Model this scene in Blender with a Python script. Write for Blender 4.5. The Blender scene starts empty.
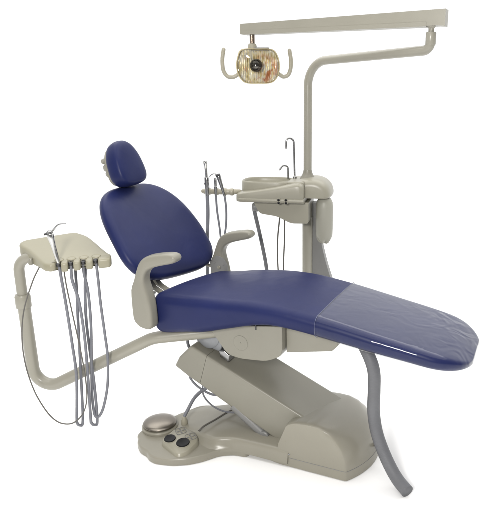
import bpy, bmesh, math, random
from mathutils import Vector, Matrix
random.seed(7)
S = bpy.context.scene
COL = S.collection
R = math.radians
PHI = R(23)
AX = Vector((math.cos(PHI), -math.sin(PHI), 0))      # chair axis, towards the toes
LX = Vector((math.sin(PHI), math.cos(PHI), 0))       # across the chair, away from the viewer
UP = Vector((0, 0, 1))
VC = -0.06                                            # centre line of the chair

def K(u, v, z): return AX * u + LX * v + Vector((0, 0, z))
def smooth01(t):
    t = max(0., min(1., t)); return t * t * (3 - 2 * t)
def lerp(a, b, t): return a + (b - a) * t
def interp(tab, x):
    if x <= tab[0][0]: return tab[0][1]
    for (a, fa), (b, fb) in zip(tab, tab[1:]):
        if x <= b: return lerp(fa, fb, (x - a) / (b - a))
    return tab[-1][1]
def cinterp(tab, x):                                  # smooth (Catmull-Rom) table look-up
    n = len(tab)
    if x <= tab[0][0]: return tab[0][1]
    if x >= tab[-1][0]: return tab[-1][1]
    for i in range(n - 1):
        x0, y0 = tab[i]; x1, y1 = tab[i + 1]
        if x <= x1:
            h = x1 - x0; t = (x - x0) / h
            m0 = (y1 - tab[i - 1][1]) / (x1 - tab[i - 1][0]) if i > 0 else (y1 - y0) / h
            m1 = (tab[i + 2][1] - y0) / (tab[i + 2][0] - x0) if i < n - 2 else (y1 - y0) / h
            return ((2*t**3 - 3*t*t + 1) * y0 + (t**3 - 2*t*t + t) * h * m0
                    + (-2*t**3 + 3*t*t) * y1 + (t**3 - t*t) * h * m1)

# ------------------------------------------------------------------ materials
def new_mat(name):
    m = bpy.data.materials.new(name); m.use_nodes = True
    nt = m.node_tree; return m, nt, nt.nodes['Principled BSDF']

def surf(name, col, rough, var=.05, vscale=6., grain=0., gscale=300., metallic=0., spec=.5, speck=0., voronoi=False, coat=0., ior=None):
    m, nt, p = new_mat(name); N = nt.nodes; Lk = nt.links
    tc = N.new('ShaderNodeTexCoord')
    n1 = N.new('ShaderNodeTexNoise'); n1.inputs['Scale'].default_value = vscale; n1.inputs['Detail'].default_value = 6
    Lk.new(tc.outputs['Object'], n1.inputs['Vector'])
    r = N.new('ShaderNodeValToRGB')
    r.color_ramp.elements[0].position = .3; r.color_ramp.elements[1].position = .7
    r.color_ramp.elements[0].color = tuple(c * (1 - var) for c in col) + (1,)
    r.color_ramp.elements[1].color = tuple(min(1, c * (1 + var)) for c in col) + (1,)
    Lk.new(n1.outputs['Fac'], r.inputs['Fac'])
    out = r.outputs['Color']
    if speck > 0:                                     # faint grime specks
        n3 = N.new('ShaderNodeTexNoise'); n3.inputs['Scale'].default_value = 55; n3.inputs['Detail'].default_value = 8
        Lk.new(tc.outputs['Object'], n3.inputs['Vector'])
        r3 = N.new('ShaderNodeValToRGB'); r3.color_ramp.elements[0].position = .66; r3.color_ramp.elements[1].position = .8
        Lk.new(n3.outputs['Fac'], r3.inputs['Fac'])
        mx = N.new('ShaderNodeMix'); mx.data_type = 'RGBA'; mx.blend_type = 'MULTIPLY'
        ml = N.new('ShaderNodeMath'); ml.operation = 'MULTIPLY'; ml.inputs[1].default_value = speck
        Lk.new(r3.outputs['Color'], ml.inputs[0]); Lk.new(ml.outputs[0], mx.inputs['Factor'])
        Lk.new(out, mx.inputs[6]); mx.inputs[7].default_value = (.55, .48, .38, 1)
        out = mx.outputs[2]
    Lk.new(out, p.inputs['Base Color'])
    n2 = N.new('ShaderNodeTexNoise'); n2.inputs['Scale'].default_value = vscale * 3; n2.inputs['Detail'].default_value = 5
    Lk.new(tc.outputs['Object'], n2.inputs['Vector'])
    mr = N.new('ShaderNodeMapRange'); mr.inputs['To Min'].default_value = rough * .82; mr.inputs['To Max'].default_value = min(1, rough * 1.18)
    Lk.new(n2.outputs['Fac'], mr.inputs['Value']); Lk.new(mr.outputs[0], p.inputs['Roughness'])
    p.inputs['Metallic'].default_value = metallic
    p.inputs['Specular IOR Level'].default_value = spec
    if coat: p.inputs['Coat Weight'].default_value = coat; p.inputs['Coat Roughness'].default_value = .15
    if grain > 0:
        if voronoi:
            g = N.new('ShaderNodeTexVoronoi'); g.inputs['Scale'].default_value = gscale; gout = g.outputs['Distance']
        else:
            g = N.new('ShaderNodeTexNoise'); g.inputs['Scale'].default_value = gscale; g.inputs['Detail'].default_value = 3; gout = g.outputs['Fac']
        Lk.new(tc.outputs['Object'], g.inputs['Vector'])
        b = N.new('ShaderNodeBump'); b.inputs['Strength'].default_value = grain; b.inputs['Distance'].default_value = .001
        Lk.new(gout, b.inputs['Height']); Lk.new(b.outputs[0], p.inputs['Normal'])
    return m

BEIGE = (.230, .221, .183)
BEIGE_LIT = (.285, .273, .220)  # same beige made paler in colour, as the cuspidor gets more light
M = {}
M['shell'] = surf('beige_plastic', BEIGE, .33, .035, 5, .05, 500, spec=.4, speck=.10)
M['unit'] = surf('beige_plastic_lit', BEIGE_LIT, .32, .035, 5, .05, 500, spec=.4, speck=.08)
M['paint'] = surf('beige_painted_metal', (.282, .271, .226), .30, .035, 7, .10, 260, spec=.45, speck=.12)
M['base'] = surf('beige_base_plastic', (.244, .231, .188), .30, .05, 4, .06, 420, spec=.45, speck=.22)
M['cream'] = surf('cream_plastic', (.32, .30, .235), .35, .04, 8, .04, 400, spec=.4)
M['amber'] = surf('yellowed_clear_rim', (.44, .38, .22), .22, .10, 30, 0, spec=.5)
M['bottle'] = surf('milky_bottle_plastic', (.31, .305, .26), .40, .01, 3, 0, 300, spec=.4)
M['vinyl'] = surf('blue_vinyl', (.0125, .0175, .072), .40, .08, 5, .05, 420, spec=.19, voronoi=True)
def add_pucker(m, scale, strength, dist):
    nt = m.node_tree; N = nt.nodes; Lk = nt.links; p = N['Principled BSDF']
    tc = N.new('ShaderNodeTexCoord'); n = N.new('ShaderNodeTexNoise'); n.inputs['Scale'].default_value = scale; n.inputs['Detail'].default_value = 2; n.inputs['Distortion'].default_value = 1.2
    Lk.new(tc.outputs['Object'], n.inputs['Vector']); b = N.new('ShaderNodeBump'); b.inputs['Strength'].default_value = strength; b.inputs['Distance'].default_value = dist
    Lk.new(n.outputs['Fac'], b.inputs['Height'])
    if p.inputs['Normal'].is_linked: Lk.new(p.inputs['Normal'].links[0].from_socket, b.inputs['Normal'])
    Lk.new(b.outputs[0], p.inputs['Normal'])
add_pucker(M['vinyl'], 6, .12, .02)
M['hose'] = surf('grey_hose_rubber', (.165, .170, .192), .45, .06, 20, .08, 500, spec=.35)
M['thinhose'] = surf('dark_thin_tubing', (.10, .095, .085), .4, .06, 20, 0, 500, spec=.4)
M['bighose'] = surf('corrugated_grey_plastic', (.14, .143, .152), .5, .05, 14, .1, 300, spec=.3)
M['chrome'] = surf('polished_steel', (.55, .55, .54), .14, .04, 30, 0, metallic=1)
M['steel'] = surf('brushed_steel', (.30, .30, .30), .26, .04, 20, 0, metallic=1)
M['disc'] = surf('worn_chrome_disc', (.22, .20, .172), .31, .16, 9, .02, 30, metallic=1)
M['black'] = surf('black_rubber', (.008, .008, .009), .42, .1, 30, .1, 400, spec=.2)
M['dark'] = surf('dark_plastic', (.03, .03, .032), .35, .1, 20, .05, 300)
M['grey'] = surf('grey_plastic', (.19, .19, .185), .42, .06, 9, .05, 400, spec=.4)
M['lightgrey'] = surf('light_grey_cast_metal', (.21, .218, .23), .32, .06, 14, .05, 300, spec=.5)
M['ink'] = surf('grey_print', (.14, .14, .14), .5, .03)
M['panel'] = surf('pad_label_film', (.27, .255, .20), .3, .03, spec=.5)
M['blackchrome'] = surf('dark_mirror_cap', (.14, .14, .15), .12, .05, 20, 0, metallic=1)
M['brass'] = surf('dark_swivel_pin', (.24, .19, .15), .25, .1, 30, 0, metallic=1)
M['green'] = surf('green_terminal', (.05, .22, .06), .4, .1)
M['copper'] = surf('reddish_connector', (.25, .06, .03), .4, .1)

def film_mat():
    m = bpy.data.materials.new('clear_vinyl_film'); m.use_nodes = True
    nt = m.node_tree; N = nt.nodes; Lk = nt.links; N.clear()
    out = N.new('ShaderNodeOutputMaterial'); tc = N.new('ShaderNodeTexCoord')
    tr = N.new('ShaderNodeBsdfTransparent'); tr.inputs['Color'].default_value = (.95, .96, .97, 1)
    gl = N.new('ShaderNodeBsdfGlossy'); gl.inputs['Roughness'].default_value = .022; gl.inputs['Color'].default_value = (.9, .9, .88, 1)
    fr = N.new('ShaderNodeLayerWeight'); fr.inputs['Blend'].default_value = .5
    n = N.new('ShaderNodeTexNoise'); n.inputs['Scale'].default_value = 9; n.inputs['Detail'].default_value = 2.5; n.inputs['Distortion'].default_value = .8
    mp = N.new('ShaderNodeMapping'); mp.inputs['Rotation'].default_value = (0, 0, PHI); mp.inputs['Scale'].default_value = (.5, 1.5, 1)
    Lk.new(tc.outputs['Object'], mp.inputs['Vector']); Lk.new(mp.outputs[0], n.inputs['Vector'])
    b0 = N.new('ShaderNodeBump'); b0.inputs['Strength'].default_value = .05; b0.inputs['Distance'].default_value = .02
    Lk.new(n.outputs['Fac'], b0.inputs['Height'])
    # crumples gather towards the toes (object x runs from the hem to the toes)
    sx = N.new('ShaderNodeSeparateXYZ'); Lk.new(tc.outputs['Object'], sx.inputs[0])
    mr = N.new('ShaderNodeMapRange'); mr.interpolation_type = 'SMOOTHSTEP'; mr.inputs['From Min'].default_value = .02; mr.inputs['From Max'].default_value = .24; mr.inputs['To Min'].default_value = .08; mr.inputs['To Max'].default_value = .34
    Lk.new(sx.outputs['X'], mr.inputs['Value'])
    n2 = N.new('ShaderNodeTexNoise'); n2.inputs['Scale'].default_value = 9; n2.inputs['Detail'].default_value = 1.; n2.inputs['Distortion'].default_value = 1.6
    Lk.new(tc.outputs['Object'], n2.inputs['Vector'])
    b = N.new('ShaderNodeBump'); b.inputs['Distance'].default_value = .02; Lk.new(mr.outputs[0], b.inputs['Strength']); Lk.new(n2.outputs['Fac'], b.inputs['Height']); Lk.new(b0.outputs[0], b.inputs['Normal'])
    Lk.new(b.outputs[0], gl.inputs['Normal']); Lk.new(b.outputs[0], fr.inputs['Normal'])
    pw = N.new('ShaderNodeMath'); pw.operation = 'POWER'; pw.inputs[1].default_value = 3.6; Lk.new(fr.outputs['Facing'], pw.inputs[0])
    mul = N.new('ShaderNodeMath'); mul.operation = 'MULTIPLY_ADD'; mul.inputs[1].default_value = .88; mul.inputs[2].default_value = .014; mul.use_clamp = True
    Lk.new(pw.outputs[0], mul.inputs[0])
    mix = N.new('ShaderNodeMixShader'); Lk.new(mul.outputs[0], mix.inputs[0]); Lk.new(tr.outputs[0], mix.inputs[1]); Lk.new(gl.outputs[0], mix.inputs[2])
    Lk.new(mix.outputs[0], out.inputs['Surface'])
    return m
M['film'] = film_mat()
M['hem'] = surf('welded_plastic_hem', (.07, .08, .15), .2, .2, 60, 0, spec=.7)

def reflector_mat():                                  # ribbed dichroic mirror: silver-yellow, red and blue reflections painted into its colour
    m, nt, p = new_mat('mirror_painted_reflections'); N = nt.nodes; Lk = nt.links
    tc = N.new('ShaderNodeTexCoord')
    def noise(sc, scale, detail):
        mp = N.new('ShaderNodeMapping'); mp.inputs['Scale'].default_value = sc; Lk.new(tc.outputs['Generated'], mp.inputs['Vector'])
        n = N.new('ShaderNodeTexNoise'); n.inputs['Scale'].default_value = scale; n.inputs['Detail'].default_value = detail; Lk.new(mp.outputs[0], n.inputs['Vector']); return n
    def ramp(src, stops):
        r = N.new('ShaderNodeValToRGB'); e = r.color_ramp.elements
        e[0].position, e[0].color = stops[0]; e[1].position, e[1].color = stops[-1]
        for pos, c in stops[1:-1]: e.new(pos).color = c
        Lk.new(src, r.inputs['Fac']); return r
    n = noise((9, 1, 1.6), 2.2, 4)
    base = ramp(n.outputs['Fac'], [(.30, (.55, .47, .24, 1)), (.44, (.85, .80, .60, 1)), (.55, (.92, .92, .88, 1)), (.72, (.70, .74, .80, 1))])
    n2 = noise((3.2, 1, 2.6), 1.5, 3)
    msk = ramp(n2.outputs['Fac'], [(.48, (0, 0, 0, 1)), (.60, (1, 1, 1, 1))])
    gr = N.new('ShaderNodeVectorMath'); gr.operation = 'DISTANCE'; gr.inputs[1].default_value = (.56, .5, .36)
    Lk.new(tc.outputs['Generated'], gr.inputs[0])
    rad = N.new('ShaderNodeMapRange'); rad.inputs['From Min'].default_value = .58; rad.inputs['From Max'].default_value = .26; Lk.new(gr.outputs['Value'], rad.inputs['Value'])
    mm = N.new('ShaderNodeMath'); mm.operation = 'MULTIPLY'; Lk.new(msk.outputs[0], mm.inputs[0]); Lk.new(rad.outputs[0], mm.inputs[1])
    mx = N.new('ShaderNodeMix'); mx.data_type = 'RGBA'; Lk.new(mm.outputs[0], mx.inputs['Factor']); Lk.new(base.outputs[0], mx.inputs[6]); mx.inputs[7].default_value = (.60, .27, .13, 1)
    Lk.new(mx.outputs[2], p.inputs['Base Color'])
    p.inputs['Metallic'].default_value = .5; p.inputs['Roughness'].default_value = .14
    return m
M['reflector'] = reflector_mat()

def clear_mat(name, tint, ior=1.45, k=1.2, rough=.04):
    m = bpy.data.materials.new(name); m.use_nodes = True
    nt = m.node_tree; N = nt.nodes; Lk = nt.links; N.clear()
    out = N.new('ShaderNodeOutputMaterial')
    tr = N.new('ShaderNodeBsdfTransparent'); tr.inputs['Color'].default_value = tint + (1,)
    gl = N.new('ShaderNodeBsdfGlossy'); gl.inputs['Roughness'].default_value = rough
    fr = N.new('ShaderNodeFresnel'); fr.inputs['IOR'].default_value = ior
    mul = N.new('ShaderNodeMath'); mul.operation = 'MULTIPLY'; mul.inputs[1].default_value = k; mul.use_clamp = True
    Lk.new(fr.outputs[0], mul.inputs[0])
    mix = N.new('ShaderNodeMixShader'); Lk.new(mul.outputs[0], mix.inputs[0]); Lk.new(tr.outputs[0], mix.inputs[1]); Lk.new(gl.outputs[0], mix.inputs[2])
    Lk.new(mix.outputs[0], out.inputs['Surface'])
    return m
M['shield'] = clear_mat('clear_amber_shield', (.97, .94, .86), k=.7)

# ------------------------------------------------------------------ objects
def thing(name, label, cat, loc, group=None):
    o = bpy.data.objects.new(name, None); COL.objects.link(o)
    o.empty_display_size = .05; o.location = loc
    o['label'] = label; o['category'] = cat
    if group: o['group'] = group
    return o
def root_loc(o):
    while o.parent: o = o.parent
    return Vector(o.location)
def obj(name, bm, mat, parent=None, ang=38, sub=0, label=None, loc=None):
    if loc is None: loc = root_loc(parent) if parent else Vector((0, 0, 0))
    bmesh.ops.remove_doubles(bm, verts=bm.verts, dist=1e-6)
    bmesh.ops.translate(bm, verts=bm.verts, vec=-Vector(loc))
    bmesh.ops.recalc_face_normals(bm, faces=bm.faces)
    me = bpy.data.meshes.new(name); bm.to_mesh(me); bm.free()
    for f in me.polygons: f.use_smooth = True
    if ang < 180: me.set_sharp_from_angle(angle=R(ang))
    me.materials.append(mat)
    o = bpy.data.objects.new(name, me); COL.objects.link(o)
    if parent: o.parent = parent
    else: o.location = loc
    if sub:
        s = o.modifiers.new('subdivision', 'SUBSURF'); s.levels = sub; s.render_levels = sub
    if label: o['label'] = label
    return o
def tag(o, label, cat, group=None):
    o['label'] = label; o['category'] = cat
    if group: o['group'] = group

# ------------------------------------------------------------------ shapes
def loft(bm, rings, cap0=True, cap1=True, closed=True):
    rv = [[bm.verts.new(p) for p in r] for r in rings]
    n = len(rv[0])
    for a, b in zip(rv, rv[1:]):
        for i in range(n if closed else n - 1):
            j = (i + 1) % n
            try: bm.faces.new((a[i], a[j], b[j], b[i]))
            except ValueError: pass
    if cap0: bm.faces.new(rv[0][::-1])
    if cap1: bm.faces.new(rv[-1])
    return rv
def catmull(pts, n=10):
    pts = [Vector(p) for p in pts]
    P = [pts[0] * 2 - pts[1]] + pts + [pts[-1] * 2 - pts[-2]]
    out = []
    for i in range(1, len(P) - 2):
        a, b, c, d = P[i - 1], P[i], P[i + 1], P[i + 2]
        for k in range(n):
            t = k / n
            out.append(.5 * ((2 * b) + (c - a) * t + (2*a - 5*b + 4*c - d) * t*t + (3*b - a - 3*c + d) * t**3))
    out.append(pts[-1]); return out
def fillet(pts, rad, n=10):
    pts = [Vector(p) for p in pts]; out = [pts[0]]
    for i in range(1, len(pts) - 1):
        p = pts[i]; a = (pts[i - 1] - p); b = (pts[i + 1] - p)
        la, lb = a.length, b.length; a.normalize(); b.normalize()
        r = rad[i - 1] if isinstance(rad, (list, tuple)) else rad
        th = a.angle(b); d = min(r / math.tan(th / 2), la * .48, lb * .48); r = d * math.tan(th / 2)
        c = p + (a + b).normalized() * (r / math.sin(th / 2))
        s = p + a * d - c; e = p + b * d - c; q = s.rotation_difference(e)
        from mathutils import Quaternion
        for k in range(n + 1):
            out.append(c + Quaternion().slerp(q, k / n) @ s)
    out.append(pts[-1]); return out
def tube(bm, path, rad, seg=16, caps=True, round_end=False):
    path = [Vector(p) for p in path]; n = len(path)
    if not callable(rad):
        rr = rad if isinstance(rad, (list, tuple)) else [rad] * n
    else: rr = [rad(i / (n - 1)) for i in range(n)]
    T = []
    for i in range(n):
        t = path[min(i + 1, n - 1)] - path[max(i - 1, 0)]; T.append(t.normalized())
    up = Vector((0, 0, 1)) if abs(T[0].z) < .9 else Vector((0, 1, 0))
    x = T[0].cross(up).normalized()
    rings = []
    for i in range(n):
        x = (x - T[i] * x.dot(T[i])).normalized(); y = T[i].cross(x)
        rings.append([path[i] + (x * math.cos(2*math.pi*k/seg) + y * math.sin(2*math.pi*k/seg)) * rr[i] for k in range(seg)])
    if round_end:
        def endr(i, sgn):
            res = []
            cx = sum(rings[i], Vector()) / seg
            for a in (30, 60, 82):
                res.append([cx + (p - cx) * math.cos(R(a)) + T[i] * sgn * rr[i] * math.sin(R(a)) for p in rings[i]])
            return res
        rings = endr(0, -1)[::-1] + rings + endr(n - 1, 1)
    loft(bm, rings, caps, caps)
def rod(bm, a, b, r0, r1=None, seg=20, bev=0.0):
    a, b = Vector(a), Vector(b); r1 = r0 if r1 is None else r1
    if bev:
        d = (b - a).normalized()
        tube(bm, [a, a + d * bev * .3, a + d * bev, b - d * bev, b - d * bev * .3, b], [r0 - bev, r0 - bev * .3, r0, r1, r1 - bev * .3, r1 - bev], seg)
    else: tube(bm, [a, b], [r0, r1], seg)
def lathe(bm, origin, axis, prof, seg=32):
    axis = Vector(axis).normalized(); up = UP if abs(axis.z) < .9 else Vector((0, 1, 0))
    x = axis.cross(up).normalized(); y = axis.cross(x)
    o = Vector(origin)
    rings = [[o + axis * h + (x * math.cos(2*math.pi*k/seg) + y * math.sin(2*math.pi*k/seg)) * max(r, 1e-4) for k in range(seg)] for r, h in prof]
    loft(bm, rings)
def bevel(bm, w, seg=3, min_ang=25, sel=None):
    es = [e for e in bm.edges if len(e.link_faces) == 2 and e.calc_face_angle(0) > R(min_ang) and (sel is None or sel(e))]
    bmesh.ops.bevel(bm, geom=es, offset=w, segments=seg, profile=.6, affect='EDGES', clamp_overlap=True)
def prism(pts, f, d0, d1, bev=0, seg=3):             # outline pts in 2D, f(p, d) -> 3D
    bm = bmesh.new()
    loft(bm, [[f(p, d0) for p in pts], [f(p, d1) for p in pts]])
    bmesh.ops.recalc_face_normals(bm, faces=bm.faces)
    if bev: bevel(bm, bev, seg)
    return bm
def join(bm, other):
    me = bpy.data.meshes.new('tmp'); other.to_mesh(me); other.free(); bm.from_mesh(me); bpy.data.meshes.remove(me)
def smooth_poly(pts, n=6):                            # closed Catmull-Rom through 2D points
    m = len(pts); out = []
    for i in range(m):
        a, b, c, d = [Vector(pts[(i + k) % m]) for k in (-1, 0, 1, 2)]
        for k in range(n):
            t = k / n
            out.append(.5 * ((2*b) + (c - a)*t + (2*a - 5*b + 4*c - d)*t*t + (3*b - a - 3*c + d)*t**3))
    return out
def round_poly(pts, r, n=5):                          # closed polygon with rounded corners
    out = []; m = len(pts)
    for i in range(m):
        p = Vector(pts[i]); a = Vector(pts[i - 1]) - p; b = Vector(pts[(i + 1) % m]) - p
        rr = r[i] if isinstance(r, (list, tuple)) else r
        d = min(rr, a.length * .45, b.length * .45); a.normalize(); b.normalize()
        s, e = p + a * d, p + b * d
        for k in range(n + 1):
            t = k / n; out.append(s * (1-t)**2 + p * 2*t*(1-t) + e * t*t)
    return out
def sup(n, e):                                        # unit superellipse samples
    out = []
    for k in range(n):
        a = 2 * math.pi * k / n; c, s = math.cos(a), math.sin(a)
        out.append((math.copysign(abs(c) ** (2 / e), c), math.copysign(abs(s) ** (2 / e), s)))
    return out

# ================================================================== setting
bm = bmesh.new()
bmesh.ops.create_grid(bm, x_segments=2, y_segments=2, size=4.6)
fl_m, nt, p = new_mat('white_studio_floor')
tc = nt.nodes.new('ShaderNodeTexCoord'); nz = nt.nodes.new('ShaderNodeTexNoise'); nz.inputs['Scale'].default_value = 3
rp = nt.nodes.new('ShaderNodeValToRGB'); rp.color_ramp.elements[0].color = (.93, .93, .93, 1); rp.color_ramp.elements[1].color = (.96, .96, .96, 1)
nt.links.new(tc.outputs['Object'], nz.inputs['Vector']); nt.links.new(nz.outputs['Fac'], rp.inputs['Fac']); nt.links.new(rp.outputs[0], p.inputs['Base Color'])
p.inputs['Roughness'].default_value = .9; p.inputs['Specular IOR Level'].default_value = .05
floor = obj('floor', bm, fl_m); floor['kind'] = 'structure'

# ================================================================== dental chair
chair = thing('dental_chair', 'dark blue padded dental chair with beige armrests, tilted lift arm and beige base', 'dental chair', K(.05, VC, 0))

# ---- base: foot plate with a lobe for the pedals, a raised beam and a domed hinge cover
lobe = [(-.06, -.292), (-.12, -.325), (-.17, -.395), (-.215, -.438), (-.28, -.474), (-.36, -.492), (-.40, -.482),
        (-.425, -.462), (-.47, -.452), (-.515, -.415), (-.525, -.392), (-.548, -.375), (-.556, -.335), (-.535, -.27), (-.47, -.13),
        (-.425, -.03), (-.385, 0), (-.30, .018), (-.10, .066), (0, .08), (0, -.288)]
lobe = round_poly(lobe, .022, 3)
bm = prism(lobe, lambda p, d: K(p[0], p[1], d), .003, .036, 0)
bevel(bm, .010, 3, 60, lambda e: all(v.co.z > .03 for v in e.verts) )
# raised beam
tabn = [(-.47, -.30), (-.40, -.285), (-.30, -.285), (-.22, -.305), (-.16, -.318), (-.08, -.292), (.0, -.284), (.2, -.278)]
tabf = [(-.47, -.12), (-.40, -.03), (-.30, .0), (-.2, .03), (-.1, .058), (.0, .09), (.1, .13), (.2, .145)]
tabz = [(-.47, .037), (-.40, .043), (-.32, .056), (-.25, .070), (-.18, .080), (-.08, .086), (.2, .086)]
rings = []
for i in range(30):
    u = -.47 + i * .67 / 29
    vn, vf, zt = cinterp(tabn, u), cinterp(tabf, u), cinterp(tabz, u)
    bl = .030 * smooth01((-.02 - u) / .16) + .004
    ring = [(vn - bl * .9, .028), (vn - bl * .45, .034 + (zt - .034) * .12), (vn - bl * .1, lerp(.03, zt, .42)), (vn + .003, zt - .014), (vn + .009, zt - .004), (vn + .020, zt)]
    ring += [(lerp(vn, vf, t), zt) for t in (.3, .5, .7)]
    ring += [(vf - .020, zt), (vf - .007, zt - .005), (vf, zt - .014), (vf, .020), (vn - bl * .9, .020)]
    rings.append([K(u, a, b) for a, b in ring])
loft(bm, rings)
base = obj('base', bm, M['base'], chair, 50)

# side skirt of the beam, right of the lobe
bm = prism([(-.03, .004), (.12, .004), (.135, .0), (.30, .0), (.30, .05), (-.03, .05)], lambda p, d: K(p[0], d, p[1] + .004), -.2725, -.20, .004, 2)
obj('skirt', bm, M['base'], base)

# hinge cover: a domed hump with a bulging end
prof = [(.148, .004), (.149, .109), (.185, .205), (.215, .232), (.29, .240), (.345, .237), (.388, .218), (.423, .186), (.449, .145), (.465, .097), (.472, .05), (.474, .004)]
prof = [prof[0], prof[1]] + [tuple(q) for q in round_poly([prof[1], (.187, .212), (.222, .232), (.30, .240)], .02)[8:20]] + prof[4:]
tabtop = [(.148, .004)]
rings = []
NV = 26
for j in range(NV + 1):
    a = math.pi * j / NV
    w = -math.cos(a)                                  # -1 near .. 1 far
    v = VC + .213 * w
    # roundness: shrink outline towards the sides
    e = (1 - abs(w) ** 12.0) ** (1 / 12.0) if abs(w) < 1 else 0
    s = .80 + .20 * e
    bul = .075 * (1 - w * w)
    ring = []
    for (pu, pz) in prof:
        z = .004 + (pz - .004) * (s * (1 - .13 * (w + 1) * smooth01((pz - .05) / .1)) if pz > .06 else 1)
        k = smooth01((pu - .26) / .2)
        u = pu + bul * k
        u += (1 - e) * .012 * (1 - smooth01((pu - .15) / .12)) - (1 - e) * .018 * k
        ring.append(K(u, v, z))
    rings.append(ring)
bm = bmesh.new(); loft(bm, rings)
obj('hinge_cover', bm, M['base'], chair, 42)
pl_ = [Vector((0, 0, 0))] * 0
for j in range(0, NV // 2 + 9):
    w = -math.cos(math.pi * j / NV); u_ = .472 + .075 * (1 - w * w) - (1 - ((1 - abs(w) ** 12) ** (1 / 12) if abs(w) < 1 else 0)) * .018
    pl_.append(K(u_ + .0002, VC + .2135 * w, .048))
pl_ = [K(.152, VC - .2135, .048), K(.30, VC - .2135, .048)] + pl_
bm = bmesh.new(); tube(bm, pl_, .0012, 6); obj('parting_line', bm, M['grey'], chair)
bm = bmesh.new(); lathe(bm, K(.205, -.2745, .066), -LX, [(.0045, -.004), (.0045, 0), (.003, .0015), (.0005, .002)], 12)
obj('screw', bm, M['steel'], chair)
bm = bmesh.new()
c = Vector((.487, -.292, .085)); d = Vector((.75, -.55, .1)).normalized()
rod(bm, c - d * .03, c + d * .006, .009, bev=.002)
cn = obj('connector', bm, M['dark'], chair)
bm = bmesh.new(); bmesh.ops.create_uvsphere(bm, u_segments=12, v_segments=8, radius=.0055, matrix=Matrix.Translation(c + d * .007 + Vector((-.002, 0, .006)))); obj('terminal', bm, M['green'], cn)
bm = bmesh.new(); tube(bm, catmull([c + d*.004, c + d * .02 + UP * -.006, Vector((.512, -.345, .065))], 6), .003, 8); obj('wire', bm, M['dark'], cn)

# ---- lift arm (leaning box girder) with a separate end cap
def armface(pts, name, bev, seam, mat=M['shell']):
    bm = prism(pts, lambda p, d: K(p[0], d, p[1]), -.205, .088, 0)
    sm = [Vector(q) for q in seam]
    def on_seam(e):
        ok = []
        for v in e.verts:
            q = Vector((v.co.dot(AX), v.co.z)); d = sm[1] - sm[0]; ok.append(abs((q - sm[0]).cross(d.normalized())) < .006)
        return not all(ok)
    bevel(bm, bev, 4, 20, on_seam)
    return obj(name, bm, mat, chair, 60)
top = lambda u: .463 + (u + .318) * -.425
bot = lambda u: .301 + (u + .353) * -.462
cut0, cut1 = (-.245, top(-.245)), (-.292, bot(-.292))
armface([(-.429, .345), (-.400, .398), (-.330, .4675), (-.318, .463), cut0, cut1, (-.353, .301)], 'lift_arm_cap', .012, (cut0, cut1))
armface([(cut0[0] + .0014, cut0[1] - .0006), (.33, top(.33)), (.33, .08), (.22, .02), (cut1[0] + .0014, cut1[1] - .0008)], 'lift_arm', .012, (cut0, cut1))

# hydraulic strut below the lift arm and its floor clevis
bm = bmesh.new(); rod(bm, K(-.12, -.185, .192), K(.09, -.185, .040), .024)
st = obj('hydraulic_strut', bm, M['grey'], chair)
bm = bmesh.new(); rod(bm, K(-.20, -.185, .250), K(-.12, -.185, .192), .013); obj('piston_rod', bm, M['steel'], st)
bm = bmesh.new(); lathe(bm, K(.05, -.215, .082), LX, [(.018, 0), (.023, .004), (.023, .07), (.018, .074)], 24); obj('pivot', bm, M['grey'], chair)

# hinge motor between lift arm and seat pan
bm = bmesh.new(); lathe(bm, K(-.262, -.165, .505), LX, [(.02, -.004), (.05, 0), (.058, .006), (.058, .17), (.05, .176)], 36)
mt = obj('hinge_motor', bm, M['lightgrey'], chair)
bm = prism(round_poly([(-.44, .565), (-.15, .545), (-.10, .60), (-.44, .60)], .012), lambda p, d: K(p[0], d, p[1]), -.20, .10, .005); obj('seat_frame', bm, M['shell'], chair)
bm = prism(round_poly([(-.335, .470), (-.20, .435), (-.185, .50), (-.21, .56), (-.31, .56)], .02), lambda p, d: K(p[0], d, p[1]), -.155, .02, .006); obj('motor_housing', bm, M['lightgrey'], mt)
bm = prism([(-.195, .42), (-.15, .40), (-.145, .435), (-.17, .455), (-.20, .45)], lambda p, d: K(p[0], d, p[1]), -.17, -.10, .004); obj('bracket', bm, M['steel'], mt)
bm = bmesh.new(); rod(bm, K(-.345, -.15, .520), K(-.33, -.175, .492), .009, bev=.002); obj('plug', bm, M['copper'], mt)

# ---- seat pan
pan = round_poly([(-.192, .575), (-.150, .520), (-.115, .476), (-.05, .466), (.085, .478), (.150, .514), (.158, .545), (.158, .655), (-.20, .605)],
                 [.03, .03, .03, .03, .05, .05, .02, .006, .006], 5)
bm = prism(pan, lambda p, d: K(p[0], d, p[1]), -.235, .115, .006)
sp = obj('seat_pan', bm, M['shell'], chair)
bm = bmesh.new(); lathe(bm, K(-.045, -.2352, .543), -LX, [(.036, -.002), (.036, .001), (.0345, .0016), (.034, .0011), (.004, .0012), (.0034, .0024), (.0005, .0024)], 40)
obj('round_cap', bm, M['shell'], sp)
bm = prism([(.162, .520), (.372, .563), (.398, .590), (.398, .62), (.162, .655)], lambda p, d: K(p[0], d, p[1]), -.20, .08, .005)
obj('leg_rest_bracket', bm, M['shell'], chair)
bm = prism([(.03, .62), (.036, .62), (.036, .655), (.03, .655)], lambda p, d: K(p[0], d, p[1]), -.238, -.234, 0)
obj('seam_slot', bm, M['dark'], sp)

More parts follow.
